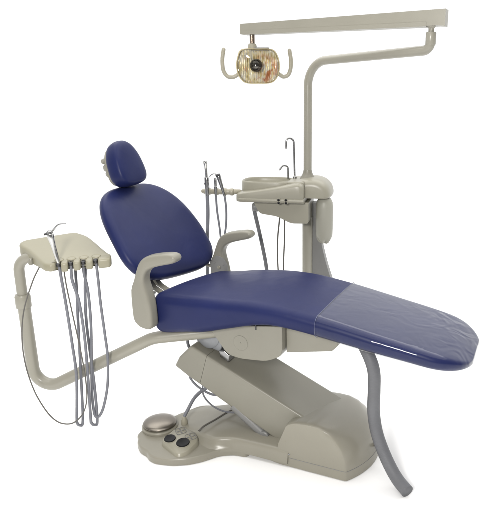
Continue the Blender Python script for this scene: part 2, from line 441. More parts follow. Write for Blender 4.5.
# ---- seat and leg rest cushion
ZT = [(-.46, .742), (-.40, .745), (-.30, .750), (-.20, .757), (-.08, .764), (.05, .772), (.17, .768), (.28, .756), (.38, .742), (.55, .712), (.75, .676), (.86, .650), (.94, .618)]
ZB = [(-.46, .550), (-.40, .552), (-.30, .573), (-.20, .590), (-.08, .625), (.05, .662), (.13, .676), (.22, .674), (.35, .660), (.55, .633), (.70, .615), (.80, .602), (.88, .594), (.94, .590)]
WW = [(-.46, .262), (-.2, .270), (.1, .272), (.3, .268), (.5, .262), (.7, .254), (.82, .246), (.94, .235)]
def rrect(w, h, r):                                   # rounded rectangle, 44 points, counter-clockwise from the right side
    r = min(r, h * .93, w * .9); out = []
    def arc(cx, cy, a0):
        for k in range(7):
            a = R(a0 + 15 * k); out.append((cx + r * math.cos(a), cy + r * math.sin(a)))
    out.append((w, 0)); arc(w - r, h - r, 0)
    for k in range(1, 10): out.append((lerp(w - r, r - w, k / 10), h))
    arc(r - w, h - r, 90); out.append((-w, 0)); arc(r - w, r - h, 180)
    for k in range(1, 6): out.append((lerp(r - w, w - r, k / 6), -h))
    arc(w - r, r - h, 270)
    return out
def cushion_rings(off=0., u0=-.462, u1=.945, NS=56, n=44, cutback=None, rear=True):
    us = []
    for i in range(NS + 1):
        t = i / NS
        us.append(lerp(u0, u1, t))
    RE, TE = .034, .15                                 # rounding lengths at the rear and at the toes
    extra = []
    rings = []
    ulist = []
    if rear:
        for a in (2, 12, 25, 40, 55, 70): ulist.append((u0 + RE * (1 - math.sin(R(90 - a + 0)) ) if False else u0 + RE * (1 - math.cos(R(a))), ))
        ulist = [u0 + RE * (1 - math.cos(R(a))) for a in (3, 14, 27, 41, 56, 72, 90)]
    else: ulist = [u0]
    uu = ulist[-1]
    while uu < u1 - TE - .001:
        uu = min(uu + .022, u1 - TE); ulist.append(uu)
    ulist += [u1 - TE * (1 - math.sin(R(a))) for a in (10, 20, 30, 40, 49, 57, 65, 72, 79, 85)]
    for u in ulist:
        zt, zb, w = cinterp(ZT, u), cinterp(ZB, u), cinterp(WW, u)
        kw = kz = 1.
        if rear and u < u0 + RE:
            q = (u0 + RE - u) / RE; c = math.sqrt(max(0, 1 - q * q))
            kw = 1 - .045 * (1 - c) / .26 * 1.0; kz = .32 + .68 * c ** .8
        if u > u1 - TE:
            q = (u - u1 + TE) / TE; c = math.sqrt(max(0, 1 - q * q)); kw = .34 + .66 * c
            q2 = max(0, (u - u1 + .075) / .075); kz = .42 + .58 * math.sqrt(max(0, 1 - q2 * q2))
        zm, hz = (zt + zb) / 2, (zt - zb) / 2 * kz + off
        ww = w * kw + off
        ring = []
        for (px_, pz_) in rrect(ww, hz, .046 + off):
            c, s = px_ / ww, pz_ / hz
            crown = lerp(.012, .006, smooth01((u - .1) / .3)) * (1 - c * c) if s > 0 else 0
            wdt = ww * (1 - .05 * (1 - s) / 2 * .8)      # sides lean in a little towards the bottom
            bk = 1 - smooth01((u + .46) / .42)              # the far rear corner sits further forward
            ring.append(K(u + .060 * (c + 1) / 2 * bk, VC + c * wdt, zm + s * hz + crown * max(0, s) - .022 * (c + 1) / 2 * bk * max(0, s)))
        rings.append(ring)
    return rings, ulist
rings, ul = cushion_rings()
bm = bmesh.new(); loft(bm, rings)
obj('seat_cushion', bm, M['vinyl'], chair, 180, 1)

# ---- backrest
def pad_frame(u, z, al):
    global BD, BN, B0
    BD = (AX * -math.sin(al) + UP * math.cos(al)); BN = (AX * math.cos(al) + UP * math.sin(al)); B0 = K(u, 0, z)
pad_frame(-.456, .749, R(38.3))
BC = -.044
def BP(v, s, d=0): return B0 + LX * v + BD * s + BN * d
def pillow(outline, thick, cx, cy, crown=.02, bow=0.):
    """outline: closed 2D; rounded pad: back flat, front crowned"""
    bm = bmesh.new(); rings = []
    prof = [(.0, -1.0), (.5, -1.0), (.80, -.97), (.92, -.85), (.975, -.60), (1., -.2), (1., .15), (.985, .50), (.95, .78), (.88, .95), (.76, 1.04), (.6, 1.10), (.35, 1.15), (.0, 1.17)]
    for k, h in prof:
        k = max(k, .012)
        ring = []
        for (x, y) in outline:
            vx, vy = cx + (x - cx) * k, cy + (y - cy) * k
            ring.append(BP(vx, vy, thick / 2 * h + bow * ((vx - cx) ** 2)))
        rings.append(ring)
    loft(bm, rings); return bm
outl = []
for k in range(64):                                    # egg outline, widest low down
    c_, s_ = math.cos(2 * math.pi * k / 64), math.sin(2 * math.pi * k / 64)
    y_ = math.copysign(abs(s_) ** (2 / 2.95), s_); x_ = math.copysign(abs(c_) ** (2 / 3.5), c_)
    x_ *= .299 * (1 - .165 * y_) * (1 + (.085 * max(0, 1 - ((y_ - .35) / .8) ** 2) if x_ > 0 else 0))
    outl.append(Vector((BC + x_, .266 * (1 + y_) + .008 * (y_ < 0) * -y_ - .12 * x_ * max(0, -y_))))
bm = pillow(outl, .075, BC, .27, bow=.2)
obj('backrest', bm, M['vinyl'], chair, 180, 1)
# shell behind the backrest
bm = bmesh.new()
rings = []
for k, h in ((.02, -.066), (.45, -.064), (.66, -.056), (.74, -.046), (.76, -.030)):
    rings.append([BP(BC + (x - BC) * k, .27 + (y - .27) * k, h) for x, y in outl])
loft(bm, rings)
bs = obj('backrest_shell', bm, M['shell'], chair)
# twin support bars between seat and backrest
for dv in (-.222, -.178):
    bm = bmesh.new()
    path = [BP(dv, .16, -.050), BP(dv, .03, -.046), K(-.452, dv, .715), K(-.415, dv, .62)]
    for q in (0,):
        rings = []
        for i, pnt in enumerate(path):
            rings.append([pnt + LX * x * .014 + AX * y * .011 for x, y in ((-1, -1), (1, -1), (1, 1), (-1, 1))])
        loft(bm, rings)
    bevel(bm, .003, 2)
    obj('support_bar', bm, M['shell'], chair)
bm = bmesh.new(); tube(bm, [BP(-.02, .03, -.040), BP(.19, .030, -.040), K(-.40, .225, .715)], .009, 14); obj('cross_rod', bm, M['cream'], chair)

# ---- headrest
pad_frame(-.714, 1.182, R(20))
hh = [(0, 0), (.045, .002), (.078, .012), (.095, .035), (.099, .065), (.096, .10), (.088, .14), (.072, .176), (.048, .205), (.020, .219), (0, .221)]
houtl = [(VC + x, y) for x, y in hh] + [(VC - x, y) for x, y in hh[-2:0:-1]]
houtl = smooth_poly(houtl, 4)
bm = pillow(houtl, .085, VC, .095)
hr = obj('headrest', bm, M['vinyl'], chair, 180, 1)
bm = bmesh.new()
rings = []
for k, h in ((.02, -.066), (.5, -.064), (.74, -.060), (.84, -.052), (.86, -.030)):
    rings.append([BP(VC + (x - VC) * k, .105 + (y - .105) * k, h) for x, y in houtl])
loft(bm, rings)
obj('headrest_bracket', bm, M['shell'], hr)
for ds, rr in ((.085, .014), (.115, .018), (.148, .014)):
    bm = bmesh.new(); lathe(bm, BP(VC - .045, ds, -.056), (-LX - BN * .5), [(rr * .8, 0), (rr, .006), (rr, .020), (rr * .75, .027), (.002, .029)], 14)
    obj('knob', bm, M['shell'], hr)
bm = bmesh.new()
loft(bm, [[BP(VC + x * .03, s, d) for x, d in ((-1, -.060), (1, -.060), (1, -.047), (-1, -.047))] for s in (-.08, .12)])
bevel(bm, .003, 2); obj('headrest_bar', bm, M['steel'], hr)

# ---- armrests
AP = [(-.512, .775), (-.514, .69), (-.509, .635), (-.487, .608), (-.455, .598), (-.425, .600), (-.412, .622), (-.413, .70), (-.424, .765), (-.438, .818), (-.434, .850), (-.414, .876), (-.38, .893), (-.33, .908), (-.290, .919),
      (-.270, .930), (-.266, .945), (-.276, .958), (-.298, .962), (-.34, .957), (-.40, .944), (-.435, .928), (-.460, .902), (-.478, .862), (-.494, .82)]
AP = [tuple(q) for q in smooth_poly(AP, 3)]
def armrest(vmid, side, shift=(0, 0)):
    cx, cy = -.42, .80
    bm = bmesh.new(); rings = []
    for k, d in ((.0, -1), (1., -1)): pass
    base_out = [Vector((p[0] + shift[0], p[1] + shift[1])) for p in AP]
    n = len(base_out)
    def inset(a):                                       # move outline inward along its normals
        out = []
        for i in range(n):
            t = base_out[(i + 1) % n] - base_out[i - 1]; t.normalize()
            nn = Vector((-t.y, t.x))
            out.append(base_out[i] + nn * a)
        return out
    sgn = 1
    area = sum(base_out[i].x * base_out[(i+1) % n].y - base_out[(i+1) % n].x * base_out[i].y for i in range(n))
    if area < 0: sgn = -1
    for a, d in ((.0125, -.030), (.008, -.029), (.0035, -.0255), (.0008, -.019), (0, -.012), (0, .012), (.0008, .019), (.0035, .0255), (.008, .029), (.0125, .030)):
        rings.append([K(p.x, vmid + d, p.y) for p in inset(a * sgn)])
    loft(bm, rings)
    o = obj('armrest', bm, M['shell'], chair, 60)
    # pivot plate with bolts on the inner side
    vi = vmid + side * .031
    sx, sz = shift
    pl = [(-.500 + sx, .64 + sz), (-.424 + sx, .64 + sz), (-.430 + sx, .755 + sz), (-.445 + sx, .79 + sz), (-.475 + sx, .80 + sz), (-.497 + sx, .77 + sz)] if side > 0 else [(-.500 + sx, .64 + sz), (-.400 + sx, .64 + sz), (-.405 + sx, .74 + sz), (-.425 + sx, .775 + sz), (-.465 + sx, .79 + sz), (-.510 + sx, .755 + sz)]
    if side < 0: pl = [(p[0], p[1] + .03) for p in pl]
    b2 = prism(round_poly(pl, .012), lambda p, d: K(p[0], d, p[1]), vi - .004, vi + .004, .002, 2)
    pp = obj('pivot_plate', b2, M['grey'], o)
    b3 = bmesh.new(); lathe(b3, K(-.455 + sx, vi + side * .004, .715 + sz + (.04 if side < 0 else 0)), LX * side, [(.010, -.002), (.010, .002), (.007, .004), (.001, .004)], 18)
    obj('pivot_bolt', b3, M['shell'], pp)
    for du, dz in ((-.482 + sx, .762 + sz + (.018 if side < 0 else 0)), (-.428 + sx, .756 + sz + (.018 if side < 0 else 0))):
        b3 = bmesh.new(); lathe(b3, K(du, vi + side * .004, dz), LX * side, [(.006, -.002), (.006, .001), (.004, .0015), (.001, .0015)], 12)
        obj('bolt', b3, M['grey'], pp)
    b4 = bmesh.new()
    loft(b4, [[K(-.448 + x * .022, vv, .625 + y * .010) for x, y in ((-1, -1), (1, -1), (1, 1), (-1, 1))] for vv in (vmid + side * .026, VC + side * -.13)])
    bevel(b4, .003, 2); obj('armrest_bracket', b4, M['shell'], o)
armrest(-.352, 1)
armrest(.232, -1, (.052, -.022))

# ================================================================== clear toe cover
cov = thing('toe_cover', 'clear glossy plastic cover pulled over the foot end of the blue cushion', 'seat cover', K(.65, VC, .59))
rings, ul = cushion_rings(.0035)
i0 = min(i for i, u in enumerate(ul) if u > .330); rings = rings[i0:]
bm = bmesh.new(); loft(bm, rings, cap0=False)
c0 = obj('film', bm, M['film'], cov, 180, 1)
def welt(uidx, r, name):
    bm = bmesh.new(); ring = rings[uidx]; tube(bm, ring + [ring[0]], r, 8, caps=False); obj(name, bm, M['hem'], cov)
welt(0, .0013, 'hem')

# ================================================================== delivery unit (left)
tz = lambda x, y: .9 + .2 * (y + .15)
dl = thing('delivery_unit', 'beige instrument tray with four hose notches on a bent beige pipe arm', 'instrument tray', (-.90, 0, .86))
tray = [(-1.185, .05), (-1.172, .085), (-1.08, .125), (-.985, .166), (-.955, .170), (-.89, .132), (-.84, .075), (-.76, -.022), (-.722, -.062), (-.713, -.085),
        ]
# front edge with U notches, walked from right to left
def fe(t): return Vector((lerp(-.718, -.950, t), lerp(-.108, -.160, t)))
nrm = Vector((-.21, .975)); alg = Vector((-.975, -.21))
tray += [tuple(fe(-.03) + nrm * .024), tuple(fe(.93) + nrm * .024), tuple(fe(.945) + nrm * .004)]
tray += [(-.955, -.163), (-.985, -.158), (-1.01, -.135), (-1.06, -.08), (-1.12, -.015), (-1.165, .02)]
rl = [.05, .03, .03, .05, .03, .03, .03, .03, .03, .014, .014, .012, .014] + [.014, .03, .03, .03, .03, .05]
assert len(rl) == len(tray), (len(rl), len(tray))
tray = [tuple(q) for q in round_poly(tray, rl, 4)]
def tl(p, dz): return Vector((p[0], p[1], tz(p[0], p[1]) + dz))
def edgebulge(p):                                      # the left end is thicker
    return .018 + .022 * smooth01((-.93 - p[0]) / .2) * smooth01((p[1] + .16) / .1)
def inset2(pts, a, notch=False):
    pts = [Vector(p) for p in pts]; n = len(pts); ar = sum(pts[i].cross(pts[(i + 1) % n]) for i in range(n)); sg = 1 if ar > 0 else -1
    out = []
    for i in range(n):
        t = pts[(i + 1) % n] - pts[i - 1]
        if t.length > 1e-9: t.normalize()
        k = 1
        if notch:
            r_ = pts[i] - fe(0); along = r_.dot(alg.normalized()); deep = r_.dot(nrm.normalized())
            if along < .222 and deep < .05: k = .3
        out.append(pts[i] + Vector((-t.y, t.x)) * a * sg * k)
    return out
bm = bmesh.new(); rings = []
for a_, lo, h in ((.016, 1, 0), (.006, 1, .002), (.001, 1, .008), (0, 1, .014), (0, 0, -.011), (.0015, 0, -.006), (.005, 0, -.0022), (.011, 0, -.0004), (.017, 0, 0)):
    rings.append([tl(q, (-.020 - edgebulge(p) if lo else 0) + h) for p, q in zip(tray, inset2(tray, a_, True))])
loft(bm, rings)
tr = obj('tray', bm, M['cream'], dl, 40)
tr.data.materials[0] = surf('tray_plastic', (.268, .252, .182), .36, .04, 5, .05, 420, spec=.4, speck=.15)
TRAYM = tr.data.materials[0]
# hanging holder blocks between the notches
for t0, t1 in ((-.045, .190), (.282, .410), (.502, .630), (.722, .845)):
    a, b = fe(t0), fe(t1)
    pts = [a + nrm * -.006, b + nrm * -.006, b + nrm * .036, a + nrm * .036]
    pts = round_poly(pts, [.011, .011, .011, .011] if t0 > 0 else [.018, .011, .011, .011], 5)
    b2 = bmesh.new(); rr = []
    for a_, h in ((.005, -.040), (.0015, -.0375), (0, -.033), (0, -.0066), (.0012, -.0028), (.003, -.0004), (.005, .0006)):
        rr.append([tl(q, h) for q in inset2(pts, a_)])
    loft(b2, rr)
    obj('holder_block', b2, TRAYM, tr, 45)
for t in (.235, .455, .675, .89):                      # dark bush in the notch
    c = fe(t) + nrm * .019
    b2 = bmesh.new(); lathe(b2, (c.x, c.y, tz(c.x, c.y) - .036), (0, -.2, 1), [(.007, .014), (.0092, .016), (.0092, .029), (.006, .031)], 18)
    obj('notch_bush', b2, M['dark'], tr)
# recessed saucers round the notches
for t in (.235, .455, .675, .89):
    c = fe(t) + nrm * .036
    b2 = bmesh.new()
    rr = [[Vector((c.x + .020 * k * math.cos(a), c.y + .016 * k * math.sin(a), tz(c.x + .020 * k * math.cos(a), c.y + .016 * k * math.sin(a)) + h)) for a in [2 * math.pi * i / 28 for i in range(28)]] for k, h in ((1.06, -.001), (1.02, .0016), (.97, .0026), (.90, .0028), (.84, .0020), (.78, .0013), (.5, .0012))]
    loft(b2, rr, False, True); obj('notch_ring', b2, TRAYM, tr)
# underside box
bm = bmesh.new()
pts = [(-1.10, -.02), (-1.0, -.115), (-.80, -.075), (-.86, .05), (-1.0, .09)]
loft(bm, [[tl(p, -.055) for p in round_poly(pts, .03)], [tl(p, -.012) for p in round_poly(pts, .03)]]); bevel(bm, .004, 2, 50)
obj('tray_underside', bm, TRAYM, tr)
# bent pipe arm
path = fillet([(-.20, -.08, .556), (-.555, -.085, .518), (-1.159, -.02, .196), (-1.170, -.01, .70)], [.16, .085], 14)
bm = bmesh.new(); tube(bm, path, lambda t: .0285, 26)
pa = obj('pipe_arm', bm, M['paint'], dl)
pu = fillet([(-1.170, -.01, .68), (-1.172, -.005, .895), (-1.02, -.01, .872)], [.075], 12)
bm = bmesh.new(); tube(bm, pu, .0235, 24); obj('upper_post', bm, M['paint'], dl)
bm = bmesh.new(); lathe(bm, (-1.170, -.01, .640), (-.0, .0, 1), [(.0285, 0), (.034, .003), (.035, .010), (.035, .058), (.032, .066), (.0235, .068)], 28); obj('collar', bm, M['paint'], dl)
bm = bmesh.new(); lathe(bm, (-1.085, -.065, .868), (.1, 0, 1), [(.008, 0), (.011, .003), (.011, .02), (.007, .03)], 12); obj('tray_screw', bm, M['shell'], tr)

# syringe standing in the leftmost notch
c = fe(.89) + nrm * .019
syr = thing('air_water_syringe', 'chrome syringe with a thin bent nozzle standing upright in the left tray', 'dental syringe', (c.x, c.y, tz(c.x, c.y)))
a, b = Vector((c.x, c.y, .895)), Vector((c.x - .024, c.y, 1.030))
bm = bmesh.new(); d = (b - a)
tube(bm, [a + d * t for t in (0, .05, .3, .6, .8, .9, .97, 1)], [.0085, .009, .0092, .0105, .0135, .0155, .015, .010], 20)
sb = obj('handle', bm, M['chrome'], syr)
bm = bmesh.new(); lathe(bm, b + d * -.02, d, [(.011, 0), (.0135, .003), (.0135, .010), (.010, .013), (.006, .016)], 20); obj('head_cap', bm, M['steel'], sb)
bm = bmesh.new(); rod(bm, b + Vector((.004, -.004, .002)), b + Vector((-.022, -.006, -.004)), .0045, bev=.001); obj('button', bm, M['dark'], sb)
bm = bmesh.new(); tube(bm, catmull([b + Vector((.006, 0, .002)), b + Vector((.022, -.002, .020)), b + Vector((.040, -.004, .037)), b + Vector((.055, -.005, .043)), b + Vector((.078, -.006, .044))], 6), lambda t: lerp(.0038, .0020, t), 10)
obj('nozzle', bm, M['steel'], syr)

# hoses hanging below the tray
def hose(name, label, pts, r, mat, n=12, seg=12, group='hoses hanging below the instrument tray', cat='hose', loop=None):
    path = catmull(pts, n)
    bm = bmesh.new(); tube(bm, path, r, seg)
    low = min(path, key=lambda p: p.z)
    o = obj(name, bm, mat, None, loc=Vector(pts[0])); tag(o, label, cat, group); return o
s4, s3, s2, s1 = [fe(t) + nrm * .019 for t in (.235, .455, .675, .89)]
hose('instrument_hose', 'grey hose from the notch holding the syringe, hanging in a narrow leftmost loop',
     [(s1.x, s1.y, .897), (s1.x + .006, s1.y - .004, .82), (-.913, -.145, .70), (-.908, -.14, .52), (-.905, -.14, .35), (-.925, -.14, .14), (-.928, -.138, .106), (-.919, -.130, .088), (-.907, -.120, .106), (-.902, -.10, .30), (-.893, -.09, .55), (-.885, -.08, .75), (-.887, -.06, .89)], .0066, M['hose'])
hose('instrument_hose', 'grey hose from the second notch, hanging straight down into a tight bottom bend',
     [(s2.x, s2.y, .897), (-.878, -.135, .82), (-.856, -.14, .72), (-.846, -.145, .55), (-.850, -.145, .35), (-.858, -.145, .14), (-.857, -.143, .108), (-.847, -.134, .092), (-.837, -.122, .110), (-.838, -.11, .3), (-.848, -.10, .6), (-.838, -.09, .8), (-.83, -.06, .89)], .0066, M['hose'])
hose('instrument_hose', 'grey hose from the notch nearest the tray corner, swinging out in the widest rightward loop',
     [(s4.x, s4.y, .905), (-.775, -.10, .80), (-.771, -.11, .70), (-.762, -.12, .56), (-.757, -.125, .44), (-.770, -.125, .30), (-.797, -.125, .19), (-.820, -.125, .139), (-.838, -.125, .130), (-.848, -.122, .155), (-.850, -.118, .25), (-.838, -.112, .42), (-.826, -.105, .60), (-.826, -.10, .75), (-.838, -.095, .84), (s3.x, s3.y, .900)], .0063, M['hose'])
hose('thin_tube', 'thin dark tube in a large loop from the left underside of the tray',
     [(-1.03, -.10, .87), (-1.065, -.115, .80), (-1.10, -.155, .68), (-1.118, -.17, .55), (-1.115, -.175, .42), (-1.09, -.18, .30), (-1.055, -.18, .21), (-1.02, -.18, .155), (-.98, -.18, .128), (-.93, -.175, .128), (-.885, -.165, .17), (-.862, -.158, .24), (-.858, -.155, .34), (-.868, -.15, .48), (-.89, -.14, .65), (-.912, -.12, .78), (-.925, -.10, .88)], .0030, M['thinhose'], seg=8)

# ================================================================== cuspidor unit
DEL = R(-9); PX, PY = .173, .600
CS = 1.08                                              # unit pushed back along the view rays and enlarged to look the same size
cX = Vector((math.cos(DEL), math.sin(DEL), 0)); cY = Vector((-math.sin(DEL), math.cos(DEL), 0))
def Q(x, y, z): return Vector((PX, PY, 0)) + (cX * x + cY * y) * CS + UP * (1.62 + (z - 1.62) * CS)
cu = thing('cuspidor_unit', 'beige cuspidor with a round bowl, water bottle and holder bar on the lamp post', 'cuspidor', Q(-.1, -.05, .98))
# main body: low front tray rising in a sweep to the right
def bodyring(x):
    t = (x + .345) / .335
    zt = interp([(-.345, 1.130), (-.33, 1.140), (-.28, 1.150), (-.2, 1.164), (-.1, 1.181), (-.04, 1.194), (-.02, 1.195), (-.006, 1.190)], x)
    k = 1.
    return zt
rings = []
xs = [-.345, -.340, -.33, -.31, -.27, -.22, -.17, -.12, -.08, -.04, -.018, -.006, .0]
for x in xs:
    zt = bodyring(x)
    q = max(0, (-.31 - x) / .035); cw = math.sqrt(max(0, 1 - q * q)); 
    q2 = max(0, (x + .02) / .02); ce = math.sqrt(max(0, 1 - q2 * q2))
    yc = -.03; hw = .135 * (.45 + .55 * cw)
    hw2 = hw - .010 * (1 - ce)
    zb = 1.092 + .016 * (1 - cw); zt2 = zt - .010 * (1 - cw) - .010 * (1 - ce)
    ring = []
    for (c, s) in sup(36, 6.5):
        ring.append(Q(x, yc + c * hw2, (zt2 + zb) / 2 + s * (zt2 - zb) / 2))
    rings.append(ring)
bm = bmesh.new(); loft(bm, rings); body = obj('body', bm, M['unit'], cu, 60)
# lower rim line
rings = []
for x in [-.338, -.33, -.31, -.2, -.1, -.01, .0035]:
    q = max(0, (-.31 - x) / .035); cw = math.sqrt(max(0, 1 - q * q)); hw = .1385 * (.45 + .55 * cw)
    rings.append([Q(x, -.03 + c * hw, 1.1065 + s * .012) for c, s in sup(36, 7)])
bm = bmesh.new(); loft(bm, rings); obj('rim', bm, M['unit'], body, 60)
# oval bowl drum
rings = []
for k, z in ((.97, 1.11), (1.0, 1.13), (.988, 1.17), (.982, 1.185), (.966, 1.1925), (.94, 1.194), (.915, 1.191), (.90, 1.183), (.82, 1.155), (.60, 1.140), (.30, 1.133), (.06, 1.130)):
    rings.append([Q(-.185 + c * .142 * k, -.045 + s_ * .095 * k, z) for c, s_ in sup(56, 2.9)])
bm = bmesh.new(); loft(bm, rings); obj('bowl', bm, M['unit'], cu, 60)
bm = prism(round_poly([(-.085, -.13), (.0, -.13), (.0, .09), (-.085, .09)], .02), lambda p, d: Q(p[0], p[1], d), 1.15, 1.196, .010, 4); obj('spout_block', bm, M['unit'], cu, 60)
# marks on the front edge
for x in (-.118, -.082):
    for dz in (.006, -.008):
        bm = bmesh.new(); lathe(bm, Q(x, -.1685, 1.1065 + dz), -cY, [(.0068, -.004), (.0068, .002), (.005, .003), (.0005, .003)], 14); obj('indicator', bm, M['black'], body)
    bm = prism([(x - .009, 1.095), (x + .009, 1.095), (x + .009, 1.120), (x - .009, 1.120)], lambda p, d: Q(p[0], d, p[1]), -.1695, -.166, .001, 1); obj('indicator_plate', bm, M['unit'], body)
# rounded cowl round the post and over the bottle
rings = []
for j in range(17):
    w = -math.cos(math.pi * j / 16); y = .005 + .108 * w
    e = (1 - abs(w) ** 3.2) ** (1 / 3.2) if abs(w) < 1 else 0
    prof = [(-.05, 1.115), (-.05, 1.185), (-.03, 1.200), (.02, 1.208), (.06, 1.206), (.095, 1.192), (.118, 1.168), (.128, 1.140), (.130, 1.112)]
    prof = round_poly(prof, .015, 3)
    rings.append([Q(lerp(.0, p[0], .72 + .28 * e) , y, lerp(1.112, p[1], .60 + .40 * e)) for p in prof])
bm = bmesh.new(); loft(bm, rings); obj('cowl', bm, M['unit'], cu, 60)
# under body: junction trough
tro = [(-.255, 1.093), (-.225, 1.034), (-.135, 1.022), (-.065, .988), (.022, .990), (.022, 1.093)]
bm = prism(round_poly(tro, [.004, .02, .02, .02, .01, .004]), lambda p, d: Q(p[0], d, p[1]), -.125, .075, .006, 3); obj('junction_trough', bm, M['unit'], cu)
bm = bmesh.new(); lathe(bm, Q(-.245, -.10, 1.062), -cX, [(.012, -.03), (.022, -.02), (.026, -.004), (.026, .012), (.018, .022), (.004, .024)], 22); obj('hose_socket', bm, M['grey'], cu)
# bottle
bx, by = .093, -.045
bm = bmesh.new(); seg = 40; rings = []
for r, z in ((.002, .872), (.020, .873), (.030, .880), (.038, .895), (.0425, .915), (.0435, .95), (.0435, 1.06), (.041, 1.085), (.033, 1.103), (.022, 1.112), (.018, 1.125)):
    ring = []
    for k in range(seg):
        a = 2 * math.pi * k / seg
        rr = r * (1 - .14 * (1 - smooth01((z - .872) / .04)) * (.5 + .5 * math.cos(5 * a)))
        zz = z + .012 * (1 - smooth01((z - .872) / .04)) * (.5 + .5 * math.cos(5 * a)) * (r > .01)
        ring.append(Q(bx + rr * math.cos(a), by + rr * math.sin(a), zz))
    rings.append(ring)
loft(bm, rings); obj('water_bottle', bm, M['bottle'], cu, 180)
# holder bar
bm = bmesh.new()
tube(bm, [Q(-.515, -.115, 1.137), Q(-.505, -.115, 1.137), Q(-.37, -.115, 1.137), Q(-.33, -.10, 1.137)], [.012, .0155, .0155, .0125], 20, round_end=True)
hb = obj('holder_bar', bm, M['cream'], cu)
for x in (-.485, -.443, -.400, -.365):
    bm = bmesh.new(); lathe(bm, Q(x - .012, -.116, 1.137), cX, [(.013, 0), (.0185, .003), (.0195, .008), (.0195, .016), (.0175, .021), (.013, .024)], 24); obj('holder', bm, M['cream'], hb)
# faucets
bm = bmesh.new()
tube(bm, fillet([Q(-.066, 0, 1.19), Q(-.071, 0, 1.392), Q(-.105, -.012, 1.400), Q(-.109, -.016, 1.345)], [.026, .02], 9), .0052, 12)
obj('cup_filler', bm, M['steel'], cu)
bm = bmesh.new(); lathe(bm, Q(-.066, 0, 1.196), UP, [(.011, 0), (.011, .008), (.007, .012), (.005, .014)], 18); obj('filler_collar', bm, M['steel'], cu)
bm = bmesh.new()
tube(bm, fillet([Q(-.100, 0, 1.19), Q(-.101, 0, 1.257), Q(-.125, -.01, 1.262), Q(-.142, -.02, 1.238)], [.02, .016], 9), .0048, 12)
obj('bowl_rinse_spout', bm, M['steel'], cu)
# lower post, its curved strut and the tie to the chair frame
bm = bmesh.new(); rod(bm, Q(0, 0, .60), Q(0, 0, 1.0), .0285, seg=28); obj('lower_post', bm, M['paint'], cu)
rings = []
for t in [i / 16 for i in range(17)]:
    z = lerp(1.07, .56, t); x0 = .014 + .004 * t; x1 = .052 + .115 * t ** 1.9; y = .035
    rings.append([Q(x, y + d, z) for x, d in ((x0, -.03), (x1, -.03), (x1, .03), (x0, .03))])
bm = bmesh.new(); loft(bm, rings); bevel(bm, .008, 3, 60); obj('curved_strut', bm, M['grey'], cu, 60)
bm = bmesh.new(); a, b = Q(.03, .0, .585), K(-.02, .10, .585)
dd = (b - a).normalized(); sd = dd.cross(UP)
loft(bm, [[p + sd * x * .05 + UP * y * .022 for x, y in ((-1, -1), (1, -1), (1, 1), (-1, 1))] for p in (a - dd * .06, b)]); bevel(bm, .006, 2)
obj('frame_tie', bm, M['grey'], cu)

# suction instruments standing in the holder bar
def stand(x): return Q(x, -.116, 1.137)
G = 'instruments in the cuspidor holder bar'
p = stand(-.490)
t1 = thing('suction_handpiece', 'tall slim chrome suction wand, tallest and outermost on the holder bar', 'suction wand', p, G)
bm = bmesh.new(); tube(bm, [p + Vector((-.002, -.018, z)) for z in (-.02, .0, .02, .06, .075, .08, .082)], [.010, .0105, .011, .012, .012, .010, .008], 20); obj('valve_body', bm, M['steel'], t1)
bm = bmesh.new(); tube(bm, [p + Vector((-.002 - .004 * k, -.018, z)) for z, k in ((.08, 0), (.12, .3), (.14, .6), (.15, .8), (.157, .9), (.164, 1), (.17, 1))], [.0072, .0074, .0085, .0105, .0115, .0105, .006], 18); obj('tip', bm, M['chrome'], t1)
bm = bmesh.new(); rod(bm, p + Vector((.008, -.03, .02)), p + Vector((.008, -.03, .062)), .0055, bev=.002); obj('lever', bm, M['steel'], t1)
bm = bmesh.new(); rod(bm, p + Vector((-.016, -.018, .045)), p + Vector((.0, -.018, .045)), .006, bev=.0015); obj('valve_knob', bm, M['steel'], t1)
p = stand(-.444)
t2 = thing('saliva_ejector', 'short stubby steel saliva ejector, shortest of the three on the holder bar', 'saliva ejector', p, G)
bm = bmesh.new(); tube(bm, [p + Vector((-.003, -.018, z)) for z in (-.02, .0, .02, .03, .032, .055, .070, .076)], [.007, .0075, .0085, .0085, .0065, .007, .0068, .005], 18); obj('valve_body', bm, M['steel'], t2)
p = stand(-.402)
t3 = thing('bent_syringe', 'dark steel leaning syringe with a short curved nozzle, nearest the cuspidor bowl', 'dental syringe', p, G)
a = p + Vector((0, -.018, -.02)); b = p + Vector((-.032, -.02, .098))
bm = bmesh.new(); d = b - a; tube(bm, [a + d * t for t in (0, .3, .7, .86, .95, 1)], [.0070, .0078, .0105, .0125, .012, .008], 18); obj('handle', bm, M['steel'], t3)
bm = bmesh.new(); rod(bm, b + Vector((-.010, -.01, -.008)), b + Vector((.012, -.01, .000)), .0065, bev=.0015); obj('button', bm, M['dark'], t3)
bm = bmesh.new(); tube(bm, catmull([b + Vector((-.004, 0, -.004)), b + Vector((-.018, 0, .003)), b + Vector((-.034, 0, -.003)), b + Vector((-.046, 0, -.016))], 6), lambda t: lerp(.0034, .002, t), 10); obj('nozzle', bm, M['steel'], t3)
GH = 'hoses below the cuspidor'
p = stand(-.490); hose('suction_hose', 'thick grey suction hose dropping from the outermost holder behind the backrest', [p + Vector((-.002, -.018, -.02)), p + Vector((-.003, -.018, -.12)), p + Vector((-.012, -.016, -.25)), p + Vector((-.02, 0, -.40)), p + Vector((-.02, .03, -.55)), p + Vector((.06, .06, -.60))], .0098, M['hose'], group=GH, seg=16)
p = stand(-.444); hose('saliva_hose', 'slim grey hose bowing right below the short saliva ejector', [p + Vector((-.003, -.018, -.02)), p + Vector((.000, -.018, -.10)), p + Vector((.010, -.016, -.20)), p + Vector((.018, -.01, -.32)), p + Vector((.03, .03, -.5)), p + Vector((.09, .05, -.58))], .0056, M['hose'], group=GH)
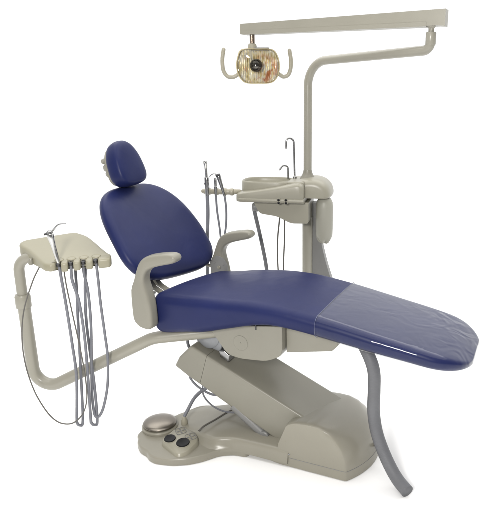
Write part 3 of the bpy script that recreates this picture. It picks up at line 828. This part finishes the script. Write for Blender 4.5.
p = stand(-.402); hose('syringe_hose', 'slim grey hose bowing left below the leaning syringe', [p + Vector((0, -.018, -.02)), p + Vector((.006, -.018, -.09)), p + Vector((.002, -.016, -.18)), p + Vector((-.016, -.01, -.30)), p + Vector((-.02, .03, -.5)), p + Vector((.05, .05, -.58))], .0056, M['hose'], group=GH)
hose('drain_hose', 'dark grey double hose slanting from the round socket down behind the seat', [Q(-.258, -.10, 1.05), Q(-.252, -.10, 1.02), Q(-.232, -.08, .90), Q(-.212, -.07, .78), Q(-.198, -.05, .66), Q(-.17, 0, .585)], .0105, M['bighose'], group=GH, seg=16)
hose('supply_tube', 'thin dark tube under the trough, left of a pair, bowed to the left', [Q(-.135, -.03, 1.03), Q(-.143, -.03, .97), Q(-.152, -.03, .88), Q(-.155, -.02, .75), Q(-.15, .0, .60)], .0042, M['thinhose'], group=GH, seg=10)
hose('supply_tube', 'thin dark tube under the trough, right of a pair, nearest the post', [Q(-.118, -.03, 1.02), Q(-.115, -.03, .97), Q(-.116, -.03, .88), Q(-.124, -.02, .75), Q(-.13, .0, .60)], .0042, M['thinhose'], group=GH, seg=10)

# ================================================================== dental light
lt = thing('dental_light', 'ribbed reflector dental lamp with two hook handles on a long beige overhead arm', 'dental lamp', Vector((PX, PY, .95)))
AE = Vector((.700, .105, 1.796))
path = fillet([(PX, PY, .95), (PX, PY, 1.769), AE, AE + UP * .07], [.125, .045], 14)
bm = bmesh.new(); tube(bm, path, lambda t: lerp(.0222, .0205, t), 26); obj('lamp_post', bm, M['paint'], lt)
bm = bmesh.new(); lathe(bm, (PX, PY, 1.160), UP, [(.044, 0), (.040, .010), (.031, .022), (.0255, .036), (.0225, .05), (.0205, .051)], 32); obj('post_flange', bm, M['shell'], lt)
bm = bmesh.new(); lathe(bm, AE + UP * .02, UP, [(.0205, 0), (.0225, .004), (.0225, .048), (.0205, .053), (.012, .054)], 28); obj('elbow_collar', bm, M['paint'], lt)
bm = bmesh.new(); rod(bm, AE + UP * .065, AE + UP * .10, .0125); lathe(bm, AE + UP * .088, UP, [(.0125, 0), (.017, .004), (.020, .012)], 20); obj('pivot_pin', bm, M['paint'], lt)
PR, PL = Vector((.758, .082, 0)), Vector((-.155, .495, 0))
bd = (PL - PR).normalized(); bsd = bd.cross(UP)
rings = []
for t in (0, .03, .2, .5, .8, 1.):
    c = PR.lerp(PL, t); zb = lerp(1.893, 1.893, t); zt = lerp(1.958, 1.941, t); hw = lerp(.030, .024, t)
    if t == 0: zb -= .003
    rings.append([c + bsd * x * hw + UP * (zb if y < 0 else zt) for x, y in ((-1, -1), (1, -1), (1, 1), (-1, 1))])
bm = bmesh.new(); loft(bm, rings); bevel(bm, .008, 4, 50); ob = obj('overhead_bar', bm, M['paint'], lt, 60)
rings = []
for t in (.08, .5, .985):
    c = PR.lerp(PL, t); hw = lerp(.0325, .0255, t)
    rings.append([c + bsd * x * hw + UP * z for x, z in ((-1, 1.8905), (1, 1.8905), (1, 1.909), (-1, 1.909))])
bm = bmesh.new(); loft(bm, rings); bevel(bm, .004, 3, 50); obj('bar_cover', bm, M['paint'], ob, 60)
# lamp head
HC = Vector((-.078, .478, 1.742)); hd = (Vector((.02, -2.6, 1.50)) - HC).normalized()
hx = hd.cross(UP).normalized() * -1; hx = Vector((1, 0, 0)) - hd * hd.x; hx.normalize(); hz = hx.cross(hd) * -1
if hz.z < 0: hz = -hz
def Hh(x, z, d): return HC + hx * x + hz * z + hd * d
Lx = -.105
bm = bmesh.new(); rod(bm, (Lx, .472, 1.845), (Lx, .472, 1.90), .0125, seg=20); sw = obj('swivel_pin', bm, M['brass'], lt)
bm = bmesh.new(); lathe(bm, (Lx, .472, 1.812), UP, [(.020, .006), (.024, .010), (.0225, .022), (.019, .036), (.0125, .038)], 24); obj('swivel_collar', bm, M['cream'], lt)
ho = smooth_poly([(-.080, .082), (0, .085), (.072, .082), (.100, .050), (.109, 0), (.098, -.048), (.066, -.078), (0, -.082), (-.066, -.078), (-.098, -.046), (-.109, 0), (-.102, .045)], 5)
bm = bmesh.new(); rings = []
for k, d in ((.02, -.085), (.45, -.08), (.72, -.062), (.90, -.03), (.98, 0), (1.0, .02), (.99, .028), (.95, .029), (.93, .022)):
    rings.append([Hh(p[0] * k, p[1] * k, d) for p in ho])
loft(bm, rings, True, False); hdm = obj('lamp_housing', bm, M['amber'], lt, 60)
# ribbed reflector
def inside(p):                                         # scale a point onto the lens outline
    best = 9
    ang = math.atan2(p[1], p[0]); m_ = len(ho)
    for i in range(m_):
        a_, b_ = Vector(ho[i]), Vector(ho[(i + 1) % m_]); d_ = Vector((math.cos(ang), math.sin(ang))); e_ = b_ - a_
        den = d_.cross(e_)
        if abs(den) < 1e-9: continue
        t_ = a_.cross(e_) / den; u_ = a_.cross(d_) / den
        if t_ > 0 and -1e-6 <= u_ <= 1 + 1e-6: best = min(best, t_)
    return best
bm = bmesh.new(); NX, NZ = 88, 16; grid = []
for i in range(NX + 1):
    row = []
    for j in range(NZ + 1):
        x = lerp(-.112, .112, i / NX); z = lerp(-.088, .088, j / NZ); q = Vector((x, z)); lim = inside(q) * .965
        if q.length > lim: q = q.normalized() * lim
        r2 = (q.x / .105) ** 2 + (q.y / .085) ** 2
        ribs = .006 * abs(math.sin(i * math.pi / 4)) + .001 * math.sin(j * 2.1 + (i // 4) * 1.7)
        row.append(bm.verts.new(Hh(q.x, q.y, -.040 + .050 * min(r2, 1) + ribs * (1 if r2 < .9 else .3))))
    grid.append(row)
for i in range(NX):
    for j in range(NZ): bm.faces.new((grid[i][j], grid[i + 1][j], grid[i + 1][j + 1], grid[i][j + 1]))
bmesh.ops.dissolve_degenerate(bm, edges=bm.edges, dist=1e-5)
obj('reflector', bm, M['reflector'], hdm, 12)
bm = bmesh.new(); lathe(bm, Hh(-.010, .004, -.03), hd, [(.012, 0), (.026, .01), (.033, .028), (.031, .042), (.021, .052), (.007, .057), (.0005, .058)], 26); obj('bulb_cap', bm, M['blackchrome'], hdm)
bm = bmesh.new(); rings = []
for k, d in ((.965, .024), (.95, .032), (.85, .037), (.5, .041), (.02, .042)): rings.append([Hh(p[0] * k, p[1] * k, d) for p in ho])
loft(bm, rings, False, True); obj('front_shield', bm, M['shield'], hdm, 60)
bm = prism(round_poly([(-.035, .075), (.055, .075), (.055, .09), (-.035, .09)], .004), lambda p, d: Hh(p[0], p[1], d), -.03, .02, .002, 2); obj('vent_strip', bm, M['grey'], hdm)
for hp in ([(-.103, -.038), (-.112, -.044), (-.131, -.051), (-.156, -.046), (-.174, -.020), (-.178, .020), (-.175, .052), (-.169, .080)],
           [(.103, -.036), (.112, -.042), (.126, -.049), (.149, -.041), (.162, -.010), (.164, .030), (.161, .052), (.157, .075)]):
    bm = bmesh.new(); tube(bm, catmull([Hh(x, z, .004) for x, z in hp], 7), .0098, 16, round_end=True)
    obj('handle', bm, M['cream'], lt, 60)

# ================================================================== foot controls
pc = Vector((-.555, -.062, 0))
pd = thing('foot_pedal', 'round chrome disc foot pedal on the left lobe of the chair base', 'foot pedal', pc + UP * .036)
bm = bmesh.new(); lathe(bm, pc, UP, [(.084, .034), (.087, .037), (.087, .047), (.083, .052), (.06, .054)], 56); obj('pedal_base', bm, M['base'], pd)
bm = bmesh.new(); lathe(bm, pc, UP, [(.060, .054), (.076, .056), (.0795, .058), (.0805, .062), (.0785, .065), (.066, .071), (.042, .0765), (.02, .079), (.0005, .0795)], 64); obj('disc', bm, M['disc'], pd, 60)
fx = pc + Vector((.085, .055, .065))
bm = bmesh.new(); lathe(bm, pc + Vector((.118, .012, .036)), UP, [(.014, 0), (.016, .004), (.016, .03), (.012, .036), (.009, .05), (.006, .054)], 20); obj('hose_fitting', bm, M['cream'], pd)
hose('pedal_hose', 'grey hose rising from the round foot pedal to a knot below the lift arm', [pc + Vector((.118, .012, .085)), pc + Vector((.135, .03, .115)), (-.395, .0, .155), K(-.345, -.12, .180), K(-.30, -.12, .215), K(-.25, -.12, .245)], .0085, M['hose'], group='hoses under the lift arm')

# foot switch pad
fs = thing('foot_switch', 'beige foot switch pad with two black buttons and two arrow symbols', 'foot switch', Vector((-.437, -.2, .036)))
padc = [(-.520, -.215), (-.420, -.318), (-.375, -.295), (-.335, -.215), (-.352, -.165), (-.435, -.105), (-.470, -.125)]
bm = bmesh.new()
padc = [(-.43 + (x + .43) * .93, -.205 + (y + .205) * .93) for x, y in padc]
po = round_poly(padc, .022, 5); cxm = Vector((-.43, -.21))
padz = lambda p: .051 + .055 * ((p[1] + .32) / .2) * .35
loft(bm, [[Vector((cxm.x + (p[0] - cxm.x) * k, cxm.y + (p[1] - cxm.y) * k, (.036 if h == 0 else padz(p) - .004 * (h == 1)))) for p in po] for k, h in ((1.07, 0), (1.0, 1), (.965, 2))])
pad = obj('pad', bm, M['panel'], fs, 60)
def on_pad(x, y, dz=0): return Vector((x, y, padz((x, y)) + dz))
pn = Vector((0, -.096, 1)).normalized()
for (x, y, r) in ((-.475, -.205, .027), (-.409, -.233, .031)):
    bm = bmesh.new(); lathe(bm, on_pad(x, y), pn, [(r, -.004), (r, .003), (r * .93, .0065), (r * .7, .0055), (r * .3, .004), (.0005, .0037)], 36); obj('button', bm, M['black'], fs)
    bm = bmesh.new(); lathe(bm, on_pad(x, y), pn, [(r * 1.12, -.003), (r * 1.12, .0012), (r * 1.02, .0016), (r * 1.0, .001)], 36); obj('button_ring', bm, M['panel'], fs)
def decal(x, y, ang):
    bm = bmesh.new(); c, s = math.cos(ang), math.sin(ang)
    def P(a, b, dz): X, Y = x + c * a - s * b, y + s * a + c * b; return on_pad(X, Y, dz)
    def bar(pts):
        loft(bm, [[P(a, b, .0004) for a, b in pts], [P(a, b, .0014) for a, b in pts]])
    h = .024; rp_o = round_poly([(-h, -h), (h, -h), (h, h), (-h, h)], .010, 4); rp_i = [q * .92 for q in rp_o]
    n = len(rp_o)
    for i in range(n):
        j = (i + 1) % n; bar([rp_o[i], rp_o[j], rp_i[j], rp_i[i]])
    for q in range(4):
        ca, sa = math.cos(q * math.pi / 2), math.sin(q * math.pi / 2)
        tr = lambda a, b: (ca * a - sa * b, sa * a + ca * b)
        bar([tr(.006, -.0015), tr(.013, -.0015), tr(.013, .0015), tr(.006, .0015)])
        bar([tr(.012, -.005), tr(.020, 0), tr(.012, .005)])
    bar([(-.003, -.003), (.003, -.003), (.003, .003), (-.003, .003)])
    return bm
obj('arrow_symbol', decal(-.436, -.147, .5), M['ink'], fs)
obj('arrow_symbol', decal(-.381, -.190, .5), M['ink'], fs)
hose('switch_cable', 'thin dark cable running over the base from the foot switch pad', [(-.345, -.17, .082), (-.325, -.145, .092), (-.28, -.085, .090), (-.235, -.035, .095), (-.19, .01, .097), (-.13, .05, .099), (-.06, .06, .10)], .0046, M['thinhose'], group='hoses under the lift arm', cat='cable')
hose('lift_cable', 'grey cable looping out of the lower corner of the lift arm', [K(-.39, -.12, .30), K(-.405, -.12, .258), K(-.385, -.125, .232), K(-.348, -.125, .205), K(-.30, -.125, .187), K(-.26, -.12, .182), K(-.20, -.11, .20)], .0055, M['hose'], group='hoses under the lift arm', cat='cable')
hose('lift_cable', 'thin grey cable sagging in a wide curve onto the base under the lift arm', [K(-.318, -.12, .245), K(-.332, -.12, .205), K(-.325, -.12, .158), K(-.280, -.12, .118), K(-.212, -.12, .101), K(-.13, -.12, .115), K(-.05, -.12, .15)], .0042, M['hose'], group='hoses under the lift arm', cat='cable')
hose('motor_cable', 'grey cable arching from the hinge motor over the top of the lift arm', [K(-.315, -.15, .515), K(-.345, -.165, .505), K(-.372, -.165, .475), K(-.385, -.14, .425), K(-.37, -.12, .38)], .0075, M['hose'], group='hoses under the lift arm', cat='cable')

# big corrugated hose on the right
pts = [(.345, -.20, .625), (.385, -.27, .60), (.418, -.335, .555), (.441, -.360, .49), (.446, -.360, .40), (.447, -.362, .30), (.461, -.372, .21), (.487, -.398, .135), (.518, -.438, .075), (.545, -.48, .042), (.575, -.535, .029)]
dense = catmull(pts, 40)
# resample evenly
L_ = [0]
for a, b in zip(dense, dense[1:]): L_.append(L_[-1] + (b - a).length)
step = .0022; res = []; j = 0; s = 0
while s < L_[-1]:
    while L_[j + 1] < s: j += 1
    t = (s - L_[j]) / (L_[j + 1] - L_[j]); res.append(dense[j].lerp(dense[j + 1], t)); s += step
bm = bmesh.new(); tube(bm, res, [.0275 - (.0008 if i % 3 == 0 else 0) for i in range(len(res))], 26)
bh = obj('vacuum_hose', bm, M['bighose'], None, 180, loc=Vector((.57, -.53, 0)))
tag(bh, 'thick corrugated dark grey hose dropping from under the leg rest to the floor', 'hose')

# ================================================================== light, world, camera
w = bpy.data.worlds.new('World'); S.world = w; w.use_nodes = True
nt = w.node_tree; bg = nt.nodes['Background']
tc = nt.nodes.new('ShaderNodeTexCoord'); sx = nt.nodes.new('ShaderNodeSeparateXYZ'); nt.links.new(tc.outputs['Generated'], sx.inputs[0])
mr = nt.nodes.new('ShaderNodeMapRange'); mr.interpolation_type = 'SMOOTHSTEP'
mr.inputs['From Min'].default_value = -.5; mr.inputs['From Max'].default_value = .2; mr.inputs['To Min'].default_value = .22; mr.inputs['To Max'].default_value = 1.13
nt.links.new(sx.outputs['Y'], mr.inputs['Value']); nt.links.new(mr.outputs[0], bg.inputs['Strength'])
bg.inputs['Color'].default_value = (1, 1, 1, 1)
def area(name, loc, target, size, power, col=(1, 1, 1)):
    l = bpy.data.lights.new(name, 'AREA'); l.energy = power; l.size = size; l.shape = 'SQUARE'; l.color = col
    o = bpy.data.objects.new(name, l); COL.objects.link(o); o.location = loc
    o.rotation_euler = (Vector(target) - Vector(loc)).to_track_quat('-Z', 'Y').to_euler(); return o
area('key_softbox', (-.7, -3.6, 2.3), (.1, 0, 1.15), .6, 112, (1, .975, .94))
area('floor_whitening_light', (0, 1.0, 5.0), (0, 1.0, 0), 8.0, 400, (1, .985, .96))  # unseen lamp, added so the floor burns out to white

cam = bpy.data.cameras.new('camera'); co = bpy.data.objects.new('camera', cam); COL.objects.link(co)
F = 585.; TH = math.atan((256 - 92) / F)
co.location = (.13, -2.6, 1.62); co.rotation_euler = (math.pi / 2 - TH, 0, 0)
cam.sensor_fit = 'VERTICAL'; cam.sensor_height = 24; cam.lens = F / 512 * 24
cam.shift_x = (242.5 - 300) / 512; cam.clip_end = 200; cam.clip_start = .05
S.camera = co
S.view_settings.view_transform = 'Standard'; S.view_settings.look = 'None'; S.view_settings.exposure = 0; S.view_settings.gamma = 1
S.cycles.max_bounces = 10; S.cycles.transparent_max_bounces = 12
